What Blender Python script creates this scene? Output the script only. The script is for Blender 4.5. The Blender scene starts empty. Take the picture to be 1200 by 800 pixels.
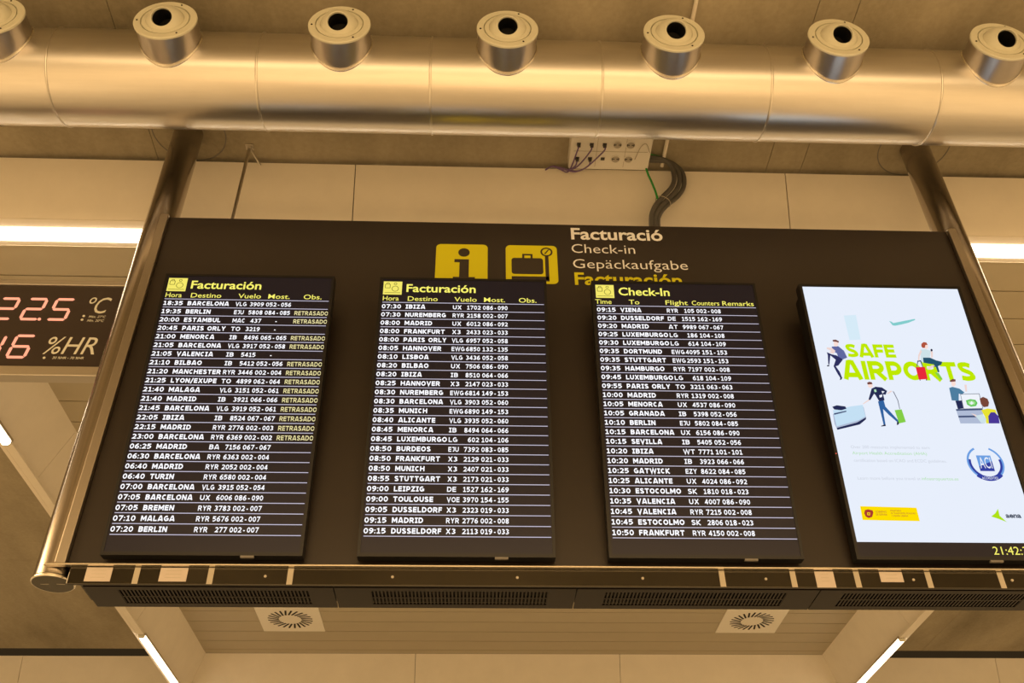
import bpy, bmesh, math, random
from math import sin, cos, radians, sqrt, pi
from mathutils import Vector, Matrix

random.seed(7)
S = bpy.context.scene
COL = S.collection
EYE = 1.6                     # eye height above the floor; heights below are written from eye level

# ------------------------------------------------------------------ camera
F_PX, PITCH, YAW, ROLL = 1129.37, radians(38.229), radians(2.565), radians(-0.784)
cam_data = bpy.data.cameras.new('camera')
cam = bpy.data.objects.new('camera', cam_data); COL.objects.link(cam)
cam_data.sensor_fit = 'HORIZONTAL'; cam_data.sensor_width = 36.0
cam_data.lens = 36.0 * F_PX / 1200.0
fwd = Vector((sin(YAW)*cos(PITCH), cos(YAW)*cos(PITCH), sin(PITCH)))
rt0 = Vector((cos(YAW), -sin(YAW), 0)); up0 = rt0.cross(fwd)
rt = rt0*cos(ROLL) + up0*sin(ROLL); up = -rt0*sin(ROLL) + up0*cos(ROLL)
m = Matrix((rt, up, -fwd)).transposed().to_4x4()
m.translation = Vector((0, 0, EYE))
cam.matrix_world = m
S.camera = cam

# ------------------------------------------------------------------ light
S.view_settings.view_transform = 'Standard'; S.view_settings.look = 'None'
S.view_settings.gamma = 1.0; S.view_settings.use_curve_mapping = False
S.view_settings.exposure = 0.0
WARM = (1.0, 0.645, 0.295)
world = bpy.data.worlds.new('hall_air'); S.world = world
world.use_nodes = True
bg = world.node_tree.nodes['Background']
bg.inputs[0].default_value = (1.0, 0.645, 0.295, 1); bg.inputs[1].default_value = 0.8
def fill_light(x, y, h, sx, sy, power, tilt=0.0):
    d = bpy.data.lights.new('fill_light', 'AREA'); d.shape = 'RECTANGLE'
    d.size = sx; d.size_y = sy; d.energy = power; d.color = WARM
    o = bpy.data.objects.new('fill_light', d); COL.objects.link(o)
    o.location = (x, y, EYE + h); o.rotation_euler = (radians(tilt), 0, 0)
fill_light(-6.6, 0.0, 3.4, 2.0, 6.0, 600)             # unseen area lights added so the floor bounces light onto the ceiling
fill_light(7.4, 0.0, 3.4, 2.0, 6.0, 600)
fill_light(0.4, -7.0, 3.4, 10.0, 3.0, 1800)
fill_light(0.4, -5.0, 1.95, 11.0, 1.0, 140, 120)     # unseen long area light added to brighten ceiling, fascia and duct
LAMP_STRENGTH = 9.0

# ------------------------------------------------------------------ helpers
class MB:
    """Collects shapes and links them as ONE mesh object."""
    def __init__(s): s.v = []; s.f = []; s.sm = []; s.mi = []
    def add(s, vs, fs, smooth=False, mi=0):
        b = len(s.v); s.v += [tuple(p) for p in vs]
        for f in fs: s.f.append([b+i for i in f]); s.sm.append(smooth); s.mi.append(mi)
    def box(s, x0, x1, y0, y1, z0, z1, mi=0):
        vs = [(x, y, z) for x in (x0, x1) for y in (y0, y1) for z in (z0, z1)]
        s.add(vs, [(0,1,3,2),(4,6,7,5),(0,4,5,1),(2,3,7,6),(0,2,6,4),(1,5,7,3)], mi=mi)
    def prism_x(s, x0, x1, yz, mi=0):
        n = len(yz)
        vs = [(x0, y, z) for y, z in yz] + [(x1, y, z) for y, z in yz]
        s.add(vs, [tuple(range(n))[::-1], tuple(range(n, 2*n))] + [(i, (i+1) % n, n+(i+1) % n, n+i) for i in range(n)], mi=mi)
    def prism_y(s, y0, y1, xz, mi=0):
        n = len(xz)
        vs = [(x, y0, z) for x, z in xz] + [(x, y1, z) for x, z in xz]
        s.add(vs, [tuple(range(n)), tuple(range(n, 2*n))[::-1]] + [(i, n+i, n+(i+1) % n, (i+1) % n) for i in range(n)], mi=mi)
    def flat(s, xz, y, mi=0):
        s.add([(x, y, z) for x, z in xz], [tuple(range(len(xz)))], mi=mi)
    def lathe(s, prof, origin, axis='z', seg=48, smooth=True, mi=0):
        # prof: list of (radius, height); each band has its own vertices so that edges stay crisp
        ox, oy, oz = origin
        def P(r, h, a):
            c_, s_ = r*cos(a), r*sin(a)
            if axis == 'z': return (ox+c_, oy+s_, oz+h)
            if axis == 'y': return (ox+c_, oy+h, oz+s_)
            return (ox+h, oy+c_, oz+s_)
        for (r0, h0), (r1, h1) in zip(prof, prof[1:]):
            vs = [P(r0, h0, 2*pi*i/seg) for i in range(seg)] + [P(r1, h1, 2*pi*i/seg) for i in range(seg)]
            fs = [(i, (i+1) % seg, seg+(i+1) % seg, seg+i) for i in range(seg)]
            s.add(vs, fs, smooth, mi)
    def tube(s, pts, r, seg=10, mi=0, caps=True):
        pts = [Vector(p) for p in pts]; rings = []
        ref = Vector((0.3, 1, 0.2)).normalized()
        for i, p in enumerate(pts):
            t = (pts[min(i+1, len(pts)-1)] - pts[max(i-1, 0)]).normalized()
            a = t.cross(ref).normalized(); b = t.cross(a)
            rings.append([p + a*r*cos(2*pi*k/seg) + b*r*sin(2*pi*k/seg) for k in range(seg)])
        vs = [v for ring in rings for v in ring]
        fs = [(i*seg+k, i*seg+(k+1) % seg, (i+1)*seg+(k+1) % seg, (i+1)*seg+k) for i in range(len(pts)-1) for k in range(seg)]
        s.add(vs, fs, True, mi)
        if caps:
            s.add(rings[0], [tuple(range(seg))], mi=mi); s.add(rings[-1], [tuple(range(seg))], mi=mi)
    def mesh(s, me, mat4, mi=0):
        s.add([mat4 @ v.co for v in me.vertices], [tuple(p.vertices) for p in me.polygons], mi=mi)
    def build(s, name, mats, parent=None, loc=None, bevel=0.0):
        me = bpy.data.meshes.new(name)
        me.from_pydata(s.v, [], s.f)
        me.polygons.foreach_set('use_smooth', s.sm)
        if not isinstance(mats, (list, tuple)): mats = [mats]
        for mt in mats: me.materials.append(mt)
        me.polygons.foreach_set('material_index', s.mi)
        bm = bmesh.new(); bm.from_mesh(me)
        if bevel: bmesh.ops.remove_doubles(bm, verts=bm.verts, dist=1e-6)
        bmesh.ops.recalc_face_normals(bm, faces=bm.faces); bm.to_mesh(me); bm.free()
        me.update()
        o = bpy.data.objects.new(name, me); COL.objects.link(o)
        if parent: o.parent = parent
        if loc: o.location = loc
        if bevel:
            md = o.modifiers.new('bevel', 'BEVEL'); md.width = bevel; md.segments = 2
            md.limit_method = 'ANGLE'; md.angle_limit = radians(40)
        return o
def smooth_curve(pts, n=8):
    """Catmull-Rom through pts."""
    pts = [Vector(p) for p in pts]; q = [2*pts[0]-pts[1]] + pts + [2*pts[-1]-pts[-2]]; out = []
    for i in range(1, len(q)-2):
        for k in range(n):
            t = k/n
            out.append(0.5*((2*q[i]) + (q[i+1]-q[i-1])*t + (2*q[i-1]-5*q[i]+4*q[i+1]-q[i+2])*t*t + (3*q[i]-q[i-1]-3*q[i+1]+q[i+2])*t**3))
    return out + [pts[-1]]
def thing(name, label, cat, loc=(0, 0, 0), group=None):
    o = bpy.data.objects.new(name, None); COL.objects.link(o); o.location = loc
    o.empty_display_size = 0.1
    return tag(o, label, cat, group)
def tag(o, label, cat, group=None):
    o['label'] = label; o['category'] = cat
    if group: o['group'] = group
    return o
def struct(o):
    o['kind'] = 'structure'
    return o

# ---- lettering (built-in font, made into meshes)
_cache = {}
def glyphs(txt, bold=0.0, shear=0.0):
    key = (txt, bold, shear)
    if key not in _cache:
        cu = bpy.data.curves.new('lettering', 'FONT'); cu.body = txt; cu.offset = bold; cu.shear = shear
        cu.resolution_u = 3
        ob = bpy.data.objects.new('lettering', cu); COL.objects.link(ob)
        dg = bpy.context.evaluated_depsgraph_get()
        me = bpy.data.meshes.new_from_object(ob.evaluated_get(dg))
        bpy.data.objects.remove(ob)
        xs = [v.co.x for v in me.vertices]
        _cache[key] = (me, min(xs), max(xs))
    return _cache[key]
_h = glyphs('H')[0]; CAP = max(v.co.y for v in _h.vertices)
def write(mb, txt, x, z, cap, y, width=None, aspect=1.0, align='l', bold=0.0, shear=0.0, mi=0, clip=None):
    """txt on a plane facing -Y: left end x, baseline z, capital height cap; width squeezes it to fit."""
    me, x0, x1 = glyphs(txt, bold, shear)
    k = cap/CAP; kx = k*aspect if width is None else width/(x1-x0)
    if align == 'r': x = x - (x1-x0)*kx
    if align == 'c': x = x - (x1-x0)*kx/2
    M = Matrix(((kx, 0, 0, x-x0*kx), (0, 0, 0, y), (0, k, 0, z), (0, 0, 0, 1)))
    mb.mesh(me, M, mi)
    return x + (x1-x0)*kx

# ---- bold upright capitals and figures drawn stroke by stroke (seriffed I and 1), capital height 1
def _ell(cx, cy, rx, ry, a0, a1, n=14): return [(cx+rx*cos(radians(a0+(a1-a0)*i/n)), cy+ry*sin(radians(a0+(a1-a0)*i/n))) for i in range(n+1)]
def _spl(*pts): return [(p.x, p.y) for p in smooth_curve([(x, y, 0) for x, y in pts], 6)]
def stroke_glyph(ch, t):
    m = t/2; T, B = 1-m, m
    def box(w): return m, w-m
    if ch == ' ': return .45, []
    if ch == ':': return t+.04, [('r', .02, 0, .02+t, t*1.05), ('r', .02, .52, .02+t, .52+t*1.05)]
    if ch == '.': return t+.04, [('r', .02, 0, .02+t, t*1.05)]
    if ch == '-': return .36, [[(0, .36), (.36, .36)]]
    if ch == '/': return .56, [[(.06, -.12), (.50, 1.05)]]
    if ch == '1': return .70, [[(.38, 0), (.38, 1)], [(.36, .88), (.06, .80)], [(.05, B*.9), (.70, B*.9)]]
    if ch == '|': return t, [[(m, 0), (m, 1)]]
    if ch == 'I': return .56, [[(.28, 0), (.28, 1)], [(0, T), (.56, T)], [(0, B), (.56, B)]]
    w = dict(A=1.02, B=.86, C=.84, D=.92, E=.74, F=.72, G=.94, H=.92, J=.60, K=.90, L=.72, M=1.08, N=.92, O=1.0, P=.82, Q=1.0, R=.90, S=.82, T=.86, U=.88, V=.96, W=1.42, X=.96, Y=.92, Z=.82).get(ch, .80)
    L, R = box(w); c = w/2; rx = w/2-m; ry = .5-m
    def bump(y0, y1, r, x=None):
        x = w*.5 if x is None else x; cy = (y0+y1)/2
        return [(L, y1), (x, y1)] + _ell(x, cy, r-x, (y1-y0)/2, 90, -90)[1:-1] + [(x, y0), (L, y0)]
    O = lambda cx, cy, a, b: _ell(cx, cy, a, b, 0, 360, 24)
    S = {
     'A': [[(m*.8, 0), (c-.075, 1)], [(c+.075, 1), (w-m*.8, 0)], [(c-.12, T+m*.4), (c+.12, T+m*.4)], [(w*.2, .24), (w*.8, .24)]], 'B': [[(L, 0), (L, 1)], bump(.53, T, R-.04), bump(B, .53, R)],
     'C': [_ell(c+.02, .5, rx+.02, ry, 48, 312, 18)], 'D': [[(L, 0), (L, 1)], bump(B, T, R, w*.42)], 'E': [[(L, 0), (L, 1)], [(L, T), (w, T)], [(L, .51), (w*.95, .51)], [(L, B), (w, B)]],
     'F': [[(L, 0), (L, 1)], [(L, T), (w, T)], [(L, .49), (w*.93, .49)]], 'G': [_ell(c, .5, rx, ry, 50, 318, 18), [(w*.52, .46), (R, .46), (R, .09)]], 'H': [[(L, 0), (L, 1)], [(R, 0), (R, 1)], [(L, .52), (R, .52)]],
     'J': [[(.05, T), (R, T), (R, .34)] + _ell(R-.26, .33, .26, .33-m, 0, -100, 8)[1:]], 'K': [[(L, 0), (L, 1)], [(w-.10, 1), (L+.10, .50), (w-.08, 0)]], 'L': [[(L, 1), (L, B), (w, B)]],
     'M': [[(L, 0), (L, 1)], [(R, 0), (R, 1)], [(L, .97), (c, .32), (R, .97)]], 'N': [[(L, 0), (L, 1)], [(R, 0), (R, 1)], [(L+.02, .96), (R-.02, .04)]], 'O': [O(c, .5, rx, ry)],
     'P': [[(L, 0), (L, 1)], bump(.38, T, R)], 'Q': [O(c, .5, rx, ry), [(c, .2), (w, -.12)]], 'R': [[(L, 0), (L, 1)], bump(.46, T, R-.05), [(c-.02, .44), (w-.08, 0)]],
     'S': [_spl((R-.02, .80), (c+.05, T), (L+.03, .83), (L+.10, .60), (R-.10, .42), (R-.01, .20), (c-.03, B), (L-.04, .17))], 'T': [[(c, 0), (c, 1)], [(0, T), (w, T)]],
     'U': [[(L, 1), (L, .40)] + _ell(c, .40, rx, .40-m, 180, 360, 12)[1:-1] + [(R, .40), (R, 1)]], 'V': [[(m*.8, 1), (c, m*.3), (w-m*.8, 1)]], 'W': [[(m*.8, 1), (w*.28, .05), (c, .95), (w*.72, .05), (w-m*.8, 1)]],
     'X': [[(.11, 1), (w-.11, 0)], [(w-.11, 1), (.11, 0)]], 'Y': [[(.10, 1), (c, .45), (w-.10, 1)], [(c, .5), (c, 0)]], 'Z': [[(.02, T), (R-.02, T), (L+.02, B), (w-.01, B)]],
     '0': [O(c, .5, rx, ry)], '2': [_spl((L-.02, .80), (c-.04, T), (R, .72), (c+.12, .42), (L+.04, B)) + [(w, B)]],
     '3': [_spl((L, .87), (c-.03, T), (R-.03, .75), (c-.02, .53)), _spl((c-.06, .53), (R+.01, .28), (c-.05, B), (L-.04, .14))],
     '4': [[(w*.70, 0), (w*.70, 1)], [(w*.66, .95), (L-.02, .30), (w, .30)]], '5': [[(R+.02, T), (L+.04, T), (L+.02, .55)] + _spl((L+.02, .55), (c, .62), (R, .34), (c-.04, B), (L-.04, .13))[1:]],
     '6': [O(c, .32, rx, .32-m), _spl((R-.02, .90), (c+.02, .89), (L+.02, .56), (L, .34))], '7': [[(0, T), (R, T), (w*.34, 0)]],
     '8': [O(c, .745, rx*.90, .255-m+.02), O(c, .27, rx, .27-m+.01)], '9': [O(c, .68, rx, .32-m), _spl((L+.02, .10), (c-.02, .11), (R-.02, .44), (R, .66))],
    }
    return w, S.get(ch, [])
def _strip(pts, t):
    """outline strip of a thick polyline: list of quads"""
    P = [Vector((x, y)) for x, y in pts]; closed = (P[0]-P[-1]).length < 1e-6
    if closed: P = P[:-1]
    n = len(P); lf = []; rg = []
    for i in range(n):
        a = P[i-1] if (i > 0 or closed) else None; b = P[(i+1) % n] if (i < n-1 or closed) else None
        d0 = (P[i]-a).normalized() if a is not None else None; d1 = (b-P[i]).normalized() if b is not None else None
        if d0 is None: d0 = d1
        if d1 is None: d1 = d0
        q = d0 + d1; q = q.normalized() if q.length > 1e-6 else d0
        nrm = Vector((-q.y, q.x)); k = max(.42, nrm.dot(Vector((-d0.y, d0.x))))
        lf.append(P[i]+nrm*t/2/k); rg.append(P[i]-nrm*t/2/k)
    return [(lf[i], rg[i], rg[(i+1) % n], lf[(i+1) % n]) for i in range(n if closed else n-1)]
_sg = {}
def caps_text(mb, txt, x, z, cap, y, width=None, aspect=.9, align='l', t=.21, gap=.17, mi=0):
    """stroke lettering; same arguments as write()"""
    if (txt, t, gap) not in _sg:
        quads = []; pen = 0
        for ch in txt:
            w, st = stroke_glyph(ch, t)
            for s_ in st:
                if s_[0] == 'r': quads.append([Vector((pen+s_[1], s_[2])), Vector((pen+s_[3], s_[2])), Vector((pen+s_[3], s_[4])), Vector((pen+s_[1], s_[4]))])
                else: quads += [[q+Vector((pen, 0)) for q in f] for f in _strip(s_, t)]
            pen += w + gap
        _sg[(txt, t, gap)] = (quads, pen - gap)
    quads, tw = _sg[(txt, t, gap)]
    kx = cap*aspect if width is None else width/tw
    if align == 'r': x -= tw*kx
    for i, f in enumerate(quads): mb.add([(x+p.x*kx, y-(i % 7)*2e-6, z+p.y*cap) for p in f], [(0, 1, 2, 3)], mi=mi)
    return x + tw*kx

# ------------------------------------------------------------------ materials
def mat(name, col, rough=0.5, metal=0.0, noise=0.0, scale=20, bump=0.0, emit=None, estr=0.0, aniso=0.0, stretch=None, spec=0.5, coat=0.0):
    mt = bpy.data.materials.new(name); mt.use_nodes = True
    nt = mt.node_tree; b = nt.nodes['Principled BSDF']
    b.inputs['Base Color'].default_value = (*col, 1); b.inputs['Roughness'].default_value = rough
    b.inputs['Metallic'].default_value = metal; b.inputs['Specular IOR Level'].default_value = spec
    if coat: b.inputs['Coat Weight'].default_value = coat; b.inputs['Coat Roughness'].default_value = 0.08
    if aniso: b.inputs['Anisotropic'].default_value = aniso
    if emit: b.inputs['Emission Color'].default_value = (*emit, 1); b.inputs['Emission Strength'].default_value = estr
    if noise or bump:
        tc = nt.nodes.new('ShaderNodeTexCoord'); src = tc.outputs['Object']
        if stretch:
            mp = nt.nodes.new('ShaderNodeMapping'); mp.inputs['Scale'].default_value = stretch
            nt.links.new(src, mp.inputs[0]); src = mp.outputs[0]
        nz = nt.nodes.new('ShaderNodeTexNoise'); nz.inputs['Scale'].default_value = scale
        nz.inputs['Detail'].default_value = 8; nz.inputs['Roughness'].default_value = 0.65
        nt.links.new(src, nz.inputs['Vector'])
        if noise:
            cr = nt.nodes.new('ShaderNodeValToRGB')
            cr.color_ramp.elements[0].position = 0.3; cr.color_ramp.elements[1].position = 0.7
            cr.color_ramp.elements[0].color = (*[c*(1-noise) for c in col], 1)
            cr.color_ramp.elements[1].color = (*[min(1, c*(1+noise)) for c in col], 1)
            nt.links.new(nz.outputs['Fac'], cr.inputs[0]); nt.links.new(cr.outputs[0], b.inputs['Base Color'])
        if bump:
            bp = nt.nodes.new('ShaderNodeBump'); bp.inputs['Strength'].default_value = bump; bp.inputs['Distance'].default_value = 0.01
            nt.links.new(nz.outputs['Fac'], bp.inputs['Height']); nt.links.new(bp.outputs[0], b.inputs['Normal'])
    return mt
def glow(name, col, strength=1.0):
    mt = bpy.data.materials.new(name); mt.use_nodes = True
    nt = mt.node_tree; nt.nodes.remove(nt.nodes['Principled BSDF'])
    e = nt.nodes.new('ShaderNodeEmission'); e.inputs[0].default_value = (*col, 1); e.inputs[1].default_value = strength
    nt.links.new(e.outputs[0], nt.nodes['Material Output'].inputs[0])
    return mt
def srgb(r, g, b): return tuple(((c/255)/12.92 if c/255 <= 0.04045 else ((c/255+0.055)/1.055)**2.4) for c in (r, g, b))

def concrete_mat():
    mt = mat('cast_concrete', (0.42, 0.40, 0.36), 0.85, noise=0.12, scale=3.0)
    nt = mt.node_tree; b = nt.nodes['Principled BSDF']
    tc = nt.nodes.new('ShaderNodeTexCoord')
    n1 = nt.nodes.new('ShaderNodeTexNoise'); n1.inputs['Scale'].default_value = 0.9; n1.inputs['Detail'].default_value = 9; n1.inputs['Roughness'].default_value = 0.62
    n2 = nt.nodes.new('ShaderNodeTexNoise'); n2.inputs['Scale'].default_value = 45; n2.inputs['Detail'].default_value = 6
    mp = nt.nodes.new('ShaderNodeMapping'); mp.inputs['Scale'].default_value = (1.0, 0.35, 1)
    nt.links.new(tc.outputs['Object'], mp.inputs[0]); nt.links.new(mp.outputs[0], n1.inputs['Vector'])
    nt.links.new(tc.outputs['Object'], n2.inputs['Vector'])
    mx = nt.nodes.new('ShaderNodeMath'); mx.operation = 'MULTIPLY_ADD'; mx.inputs[1].default_value = 0.16
    nt.links.new(n2.outputs['Fac'], mx.inputs[0]); nt.links.new(n1.outputs['Fac'], mx.inputs[2])
    cr = nt.nodes.new('ShaderNodeValToRGB')
    cr.color_ramp.elements[0].position = 0.40; cr.color_ramp.elements[0].color = (0.21, 0.18, 0.118, 1)
    cr.color_ramp.elements[1].position = 0.74; cr.color_ramp.elements[1].color = (0.45, 0.395, 0.29, 1)
    nt.links.new(mx.outputs[0], cr.inputs[0]); nt.links.new(cr.outputs[0], b.inputs['Base Color'])
    bp = nt.nodes.new('ShaderNodeBump'); bp.inputs['Strength'].default_value = 0.15; bp.inputs['Distance'].default_value = 0.01
    nt.links.new(n2.outputs['Fac'], bp.inputs['Height']); nt.links.new(bp.outputs[0], b.inputs['Normal'])
    return mt
CONCRETE = concrete_mat()
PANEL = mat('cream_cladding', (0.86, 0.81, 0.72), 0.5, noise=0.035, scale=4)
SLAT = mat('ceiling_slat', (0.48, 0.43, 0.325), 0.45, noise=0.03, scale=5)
VOID = mat('dark_void', (0.02, 0.018, 0.015), 0.9)
FLOOR = mat('terrazzo', (0.52, 0.50, 0.46), 0.25, noise=0.1, scale=60)
DUCT = mat('galvanised_steel', (0.72, 0.69, 0.64), 0.31, 1.0, noise=0.04, scale=6, stretch=(0.4, 6, 6))
NOZZLE = mat('nozzle_steel', (0.60, 0.56, 0.53), 0.33, 1.0, noise=0.05, scale=8)
CREAM = mat('cream_plastic', (0.70, 0.69, 0.56), 0.42)
VENTWHITE = mat('white_vent_plate', (0.90, 0.88, 0.82), 0.5)
BORE = mat('black_bore', (0.004, 0.004, 0.004), 0.6)
STEEL = mat('polished_steel', (0.44, 0.40, 0.36), 0.19, 1.0, noise=0.05, scale=3, stretch=(4, 4, 0.3))
STEELCAP = mat('dark_steel_cap', (0.11, 0.10, 0.075), 0.25, 1.0)
PROFILE = mat('bronze_edge_profile', (0.40, 0.36, 0.31), 0.38, 1.0)
TAB = mat('grey_tab', (0.16, 0.15, 0.14), 0.5)
ALU = mat('anodised_aluminium', (0.60, 0.56, 0.50), 0.38, 1.0)
MIRROR = mat('mirror_steel_rail', (0.085, 0.080, 0.070), 0.12, 1.0)
LIP = mat('bright_lip', (0.85, 0.80, 0.70), 0.25, 1.0)
BLACK = mat('black_sign_film', (0.020, 0.014, 0.011), 0.36, noise=0.06, scale=3)
TRAY = mat('dark_bronze_tray', (0.009, 0.006, 0.004), 0.20, spec=0.22)
BEZEL = mat('black_bezel', (0.009, 0.009, 0.010), 0.35, spec=0.3)
HOUSING = mat('black_housing', (0.010, 0.010, 0.011), 0.5)
SCREEN = mat('black_display', (0.010, 0.009, 0.010), 0.30, emit=(0.45, 0.38, 0.80), estr=0.009, spec=0.22)
PAPER = mat('white_paper', (0.56, 0.50, 0.46), 0.7, noise=0.03, scale=30)
PALE_GREY = mat('pale_grey', (0.45, 0.41, 0.34), 0.5)
SIGN_YELLOW = mat('yellow_vinyl', (0.64, 0.62, 0.003), 0.5)
SIGN_WHITE = mat('white_vinyl', (0.85, 0.88, 0.93), 0.45)
SIGN_BLACK = mat('black_vinyl', (0.030, 0.022, 0.016), 0.45)
WHITE_BOX = mat('white_plastic', (0.80, 0.78, 0.74), 0.4)
SOCKET = mat('socket_recess', (0.05, 0.045, 0.04), 0.5)
WELL = mat('socket_well', (0.42, 0.39, 0.34), 0.5)
PURPLE = mat('purple_cable', (0.16, 0.10, 0.24), 0.5)
GREEN = mat('green_earth_cable', (0.02, 0.33, 0.05), 0.5)
GREY_CABLE = mat('grey_cable', (0.10, 0.096, 0.088), 0.55)
LED_FACE = mat('sign_face', (0.035, 0.024, 0.020), 0.35)
LED_RED = glow('red_led', (1.0, 0.36, 0.21), 1.3)
LED_PRINT = mat('sign_print', (0.70, 0.71, 0.64), 0.5)
TUBE = glow('lamp_diffuser', (1.0, 0.80, 0.56), LAMP_STRENGTH)
TXT_WHITE = glow('white_pixels', (0.95, 0.95, 1.0), 1.15)
TXT_RULE = glow('rule_pixels', (0.80, 0.76, 0.95), 0.75)
TXT_YELLOW = glow('yellow_pixels', (1.0, 0.92, 0.16), 1.0)
TXT_DELAY = glow('pale_yellow_pixels', (0.96, 0.86, 0.42), 0.92)

# ================================================================== the setting
def Z(h): return EYE + h
mb = MB(); mb.box(-14, 14, -28, 14, -0.1, 0)
struct(mb.build('floor', FLOOR))

# cast concrete slab with its formwork joints, a little groove apart
mb = MB(); g = 0.0015
xs = [-14, -1.69, 1.527, 1.712, 5.0, 14]; ys = [-28, 8.248, 10.42]
for x0, x1 in zip(xs, xs[1:]):
    for y0, y1 in zip(ys, ys[1:]): mb.box(x0+g, x1-g, y0+g, y1-g, Z(3.9), Z(4.08))
mb.box(-14, 14, -28, 10.42, Z(4.085), Z(4.2))
mb.box(-14, 14, 10.425, 11.3, Z(4.0), Z(4.2), mi=1)          # open slot behind the slab's far edge, its shade put in as near-black
struct(mb.build('ceiling', [CONCRETE, VOID]))

# leaning cream fascia just behind the board
FT, FB = (3.428, 3.87), (3.545, 3.55)          # (distance, height) of its upper and lower edge
def lean_panels(name, xs, top, bot, gap=0.0025, mt=PANEL, th=0.02):
    mb = MB()
    for x0, x1 in zip(xs, xs[1:]):
        mb.prism_x(x0+gap, x1-gap, [(top[0], Z(top[1])), (bot[0], Z(bot[1])), (bot[0]+th, Z(bot[1])), (top[0]+th, Z(top[1]))])
    mb.prism_x(xs[0], xs[-1], [(top[0]+th+.004, Z(top[1])), (bot[0]+th+.004, Z(bot[1])), (bot[0]+th+.01, Z(bot[1])), (top[0]+th+.01, Z(top[1]))], mi=1)
    return struct(mb.build(name, [mt, VOID]))
lean_panels('wall_front', [-9.78, -7.5, -5.215, -2.935, -0.656, 1.624, 3.90, 6.18, 8.46], FT, FB)

# slatted soffit between two side cheeks
SX0, SX1, SY1, SH = -2.678, 3.562, 9.603, 3.55
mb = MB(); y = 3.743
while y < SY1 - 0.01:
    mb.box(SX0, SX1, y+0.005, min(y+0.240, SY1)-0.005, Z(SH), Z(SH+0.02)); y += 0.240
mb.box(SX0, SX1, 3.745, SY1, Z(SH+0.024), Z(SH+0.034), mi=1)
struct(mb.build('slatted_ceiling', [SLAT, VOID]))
OX0, OX1, OH = -2.842, 3.760, 3.155            # lower outer edges of the cheeks
def cheek(name, xi, xo):
    mb = MB(); s = 1 if xo > xi else -1
    cuts = [3.60, 5.537, 7.90, 10.25]
    for y0, y1 in zip(cuts, cuts[1:]):
        mb.prism_y(y0+.002, y1-.002, [(xi, Z(SH)), (xo, Z(OH)), (xo+s*.02, Z(OH)), (xi+s*.02, Z(SH))])
    mb.prism_y(3.60, 10.25, [(xi+s*.024, Z(SH)), (xo+s*.024, Z(OH)), (xo+s*.05, Z(OH)), (xi+s*.05, Z(SH))], mi=1)
    return struct(mb.build(name, [PANEL, PANEL]))
cheek('wall_left', SX0, OX0); cheek('wall_right', SX1, OX1)
lean_panels('wall_back', [-2.78, -0.586, 1.480, 3.68], (SY1, 3.55), (SY1+0.30, 2.65))
lean_panels('trim_1', [-9.5, -7.2, -4.911, -2.72], (10.56, 3.87), (10.88, 2.6))
lean_panels('trim_2', [3.61, 5.886, 8.1, 10.4], (10.56, 3.87), (10.88, 2.6))

# ================================================================== lamps let into the building
# run behind the board, along the foot of the fascia
t = thing('strip_light', 'long white strip light running along the foot of the cream fascia behind the board', 'light', (0.4, 3.65, Z(SH)))
mb = MB()
mb.box(-9.4, 8.4, -.103, -.045, -.006, -.001); mb.box(-9.4, 8.4, .052, .088, -.006, .0); mb.box(-9.4, 8.4, -.06, .088, .021, .03)
mb.build('lamp_trim', PANEL, t)
mb = MB(); mb.prism_x(-9.4, 8.4, [(-.045, -.001), (-.040, -.014), (.047, -.014), (.052, -.001), (.052, .015), (-.045, .015)]); mb.build('diffuser', TUBE, t)
def cheek_lamp(xo, s, y0, y1, label):
    t = thing('strip_light', label, 'light', (xo, y0, Z(OH)), 'strip lights along the lower edges of the side panels')
    mb = MB(); mb.box(-.004, .004+0.055, 0, y1-y0, -.022, -.002) if s > 0 else mb.box(-.004-0.055, .004, 0, y1-y0, -.022, -.002)
    mb.build('lamp_body', ALU, t)
    mb = MB()
    x0, x1 = (0.0, .053) if s > 0 else (-.053, 0.0)
    prof = [(x0, -.022), (x0, -.036), (x0+.010, -.046), (x1-.010, -.046), (x1, -.036), (x1, -.022)]
    mb.prism_y(.012, y1-y0-.012, prof)
    mb.build('diffuser', TUBE, t)
    mb = MB()
    for a, b in ((0, .012), (y1-y0-.012, y1-y0)): mb.prism_y(a, b, prof)
    mb.build('end_cap', CREAM, t)
cheek_lamp(OX0+.002, 1, 3.75, 5.02, 'near strip light on the left side panel, its end glowing below the red number sign')
cheek_lamp(OX0+.002, 1, 8.06, 10.2, 'far strip light on the left side panel, seen under the left half of the board')
cheek_lamp(OX1-.002, -1, 8.08, 10.2, 'far strip light on the right side panel, seen under the advertising screen')
# bare edge strip between the lamps
for xo, s, nm, a, b in ((OX0+.002, 1, 'trim_3', 5.03, 8.05), (OX1-.002, -1, 'trim_4', 3.75, 8.07)):
    mb = MB(); x0, x1 = (xo-.004, xo+.05) if s > 0 else (xo-.05, xo+.004)
    mb.box(x0, x1, a, b, Z(OH-.022), Z(OH-.002)); struct(mb.build(nm, PANEL))

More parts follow.
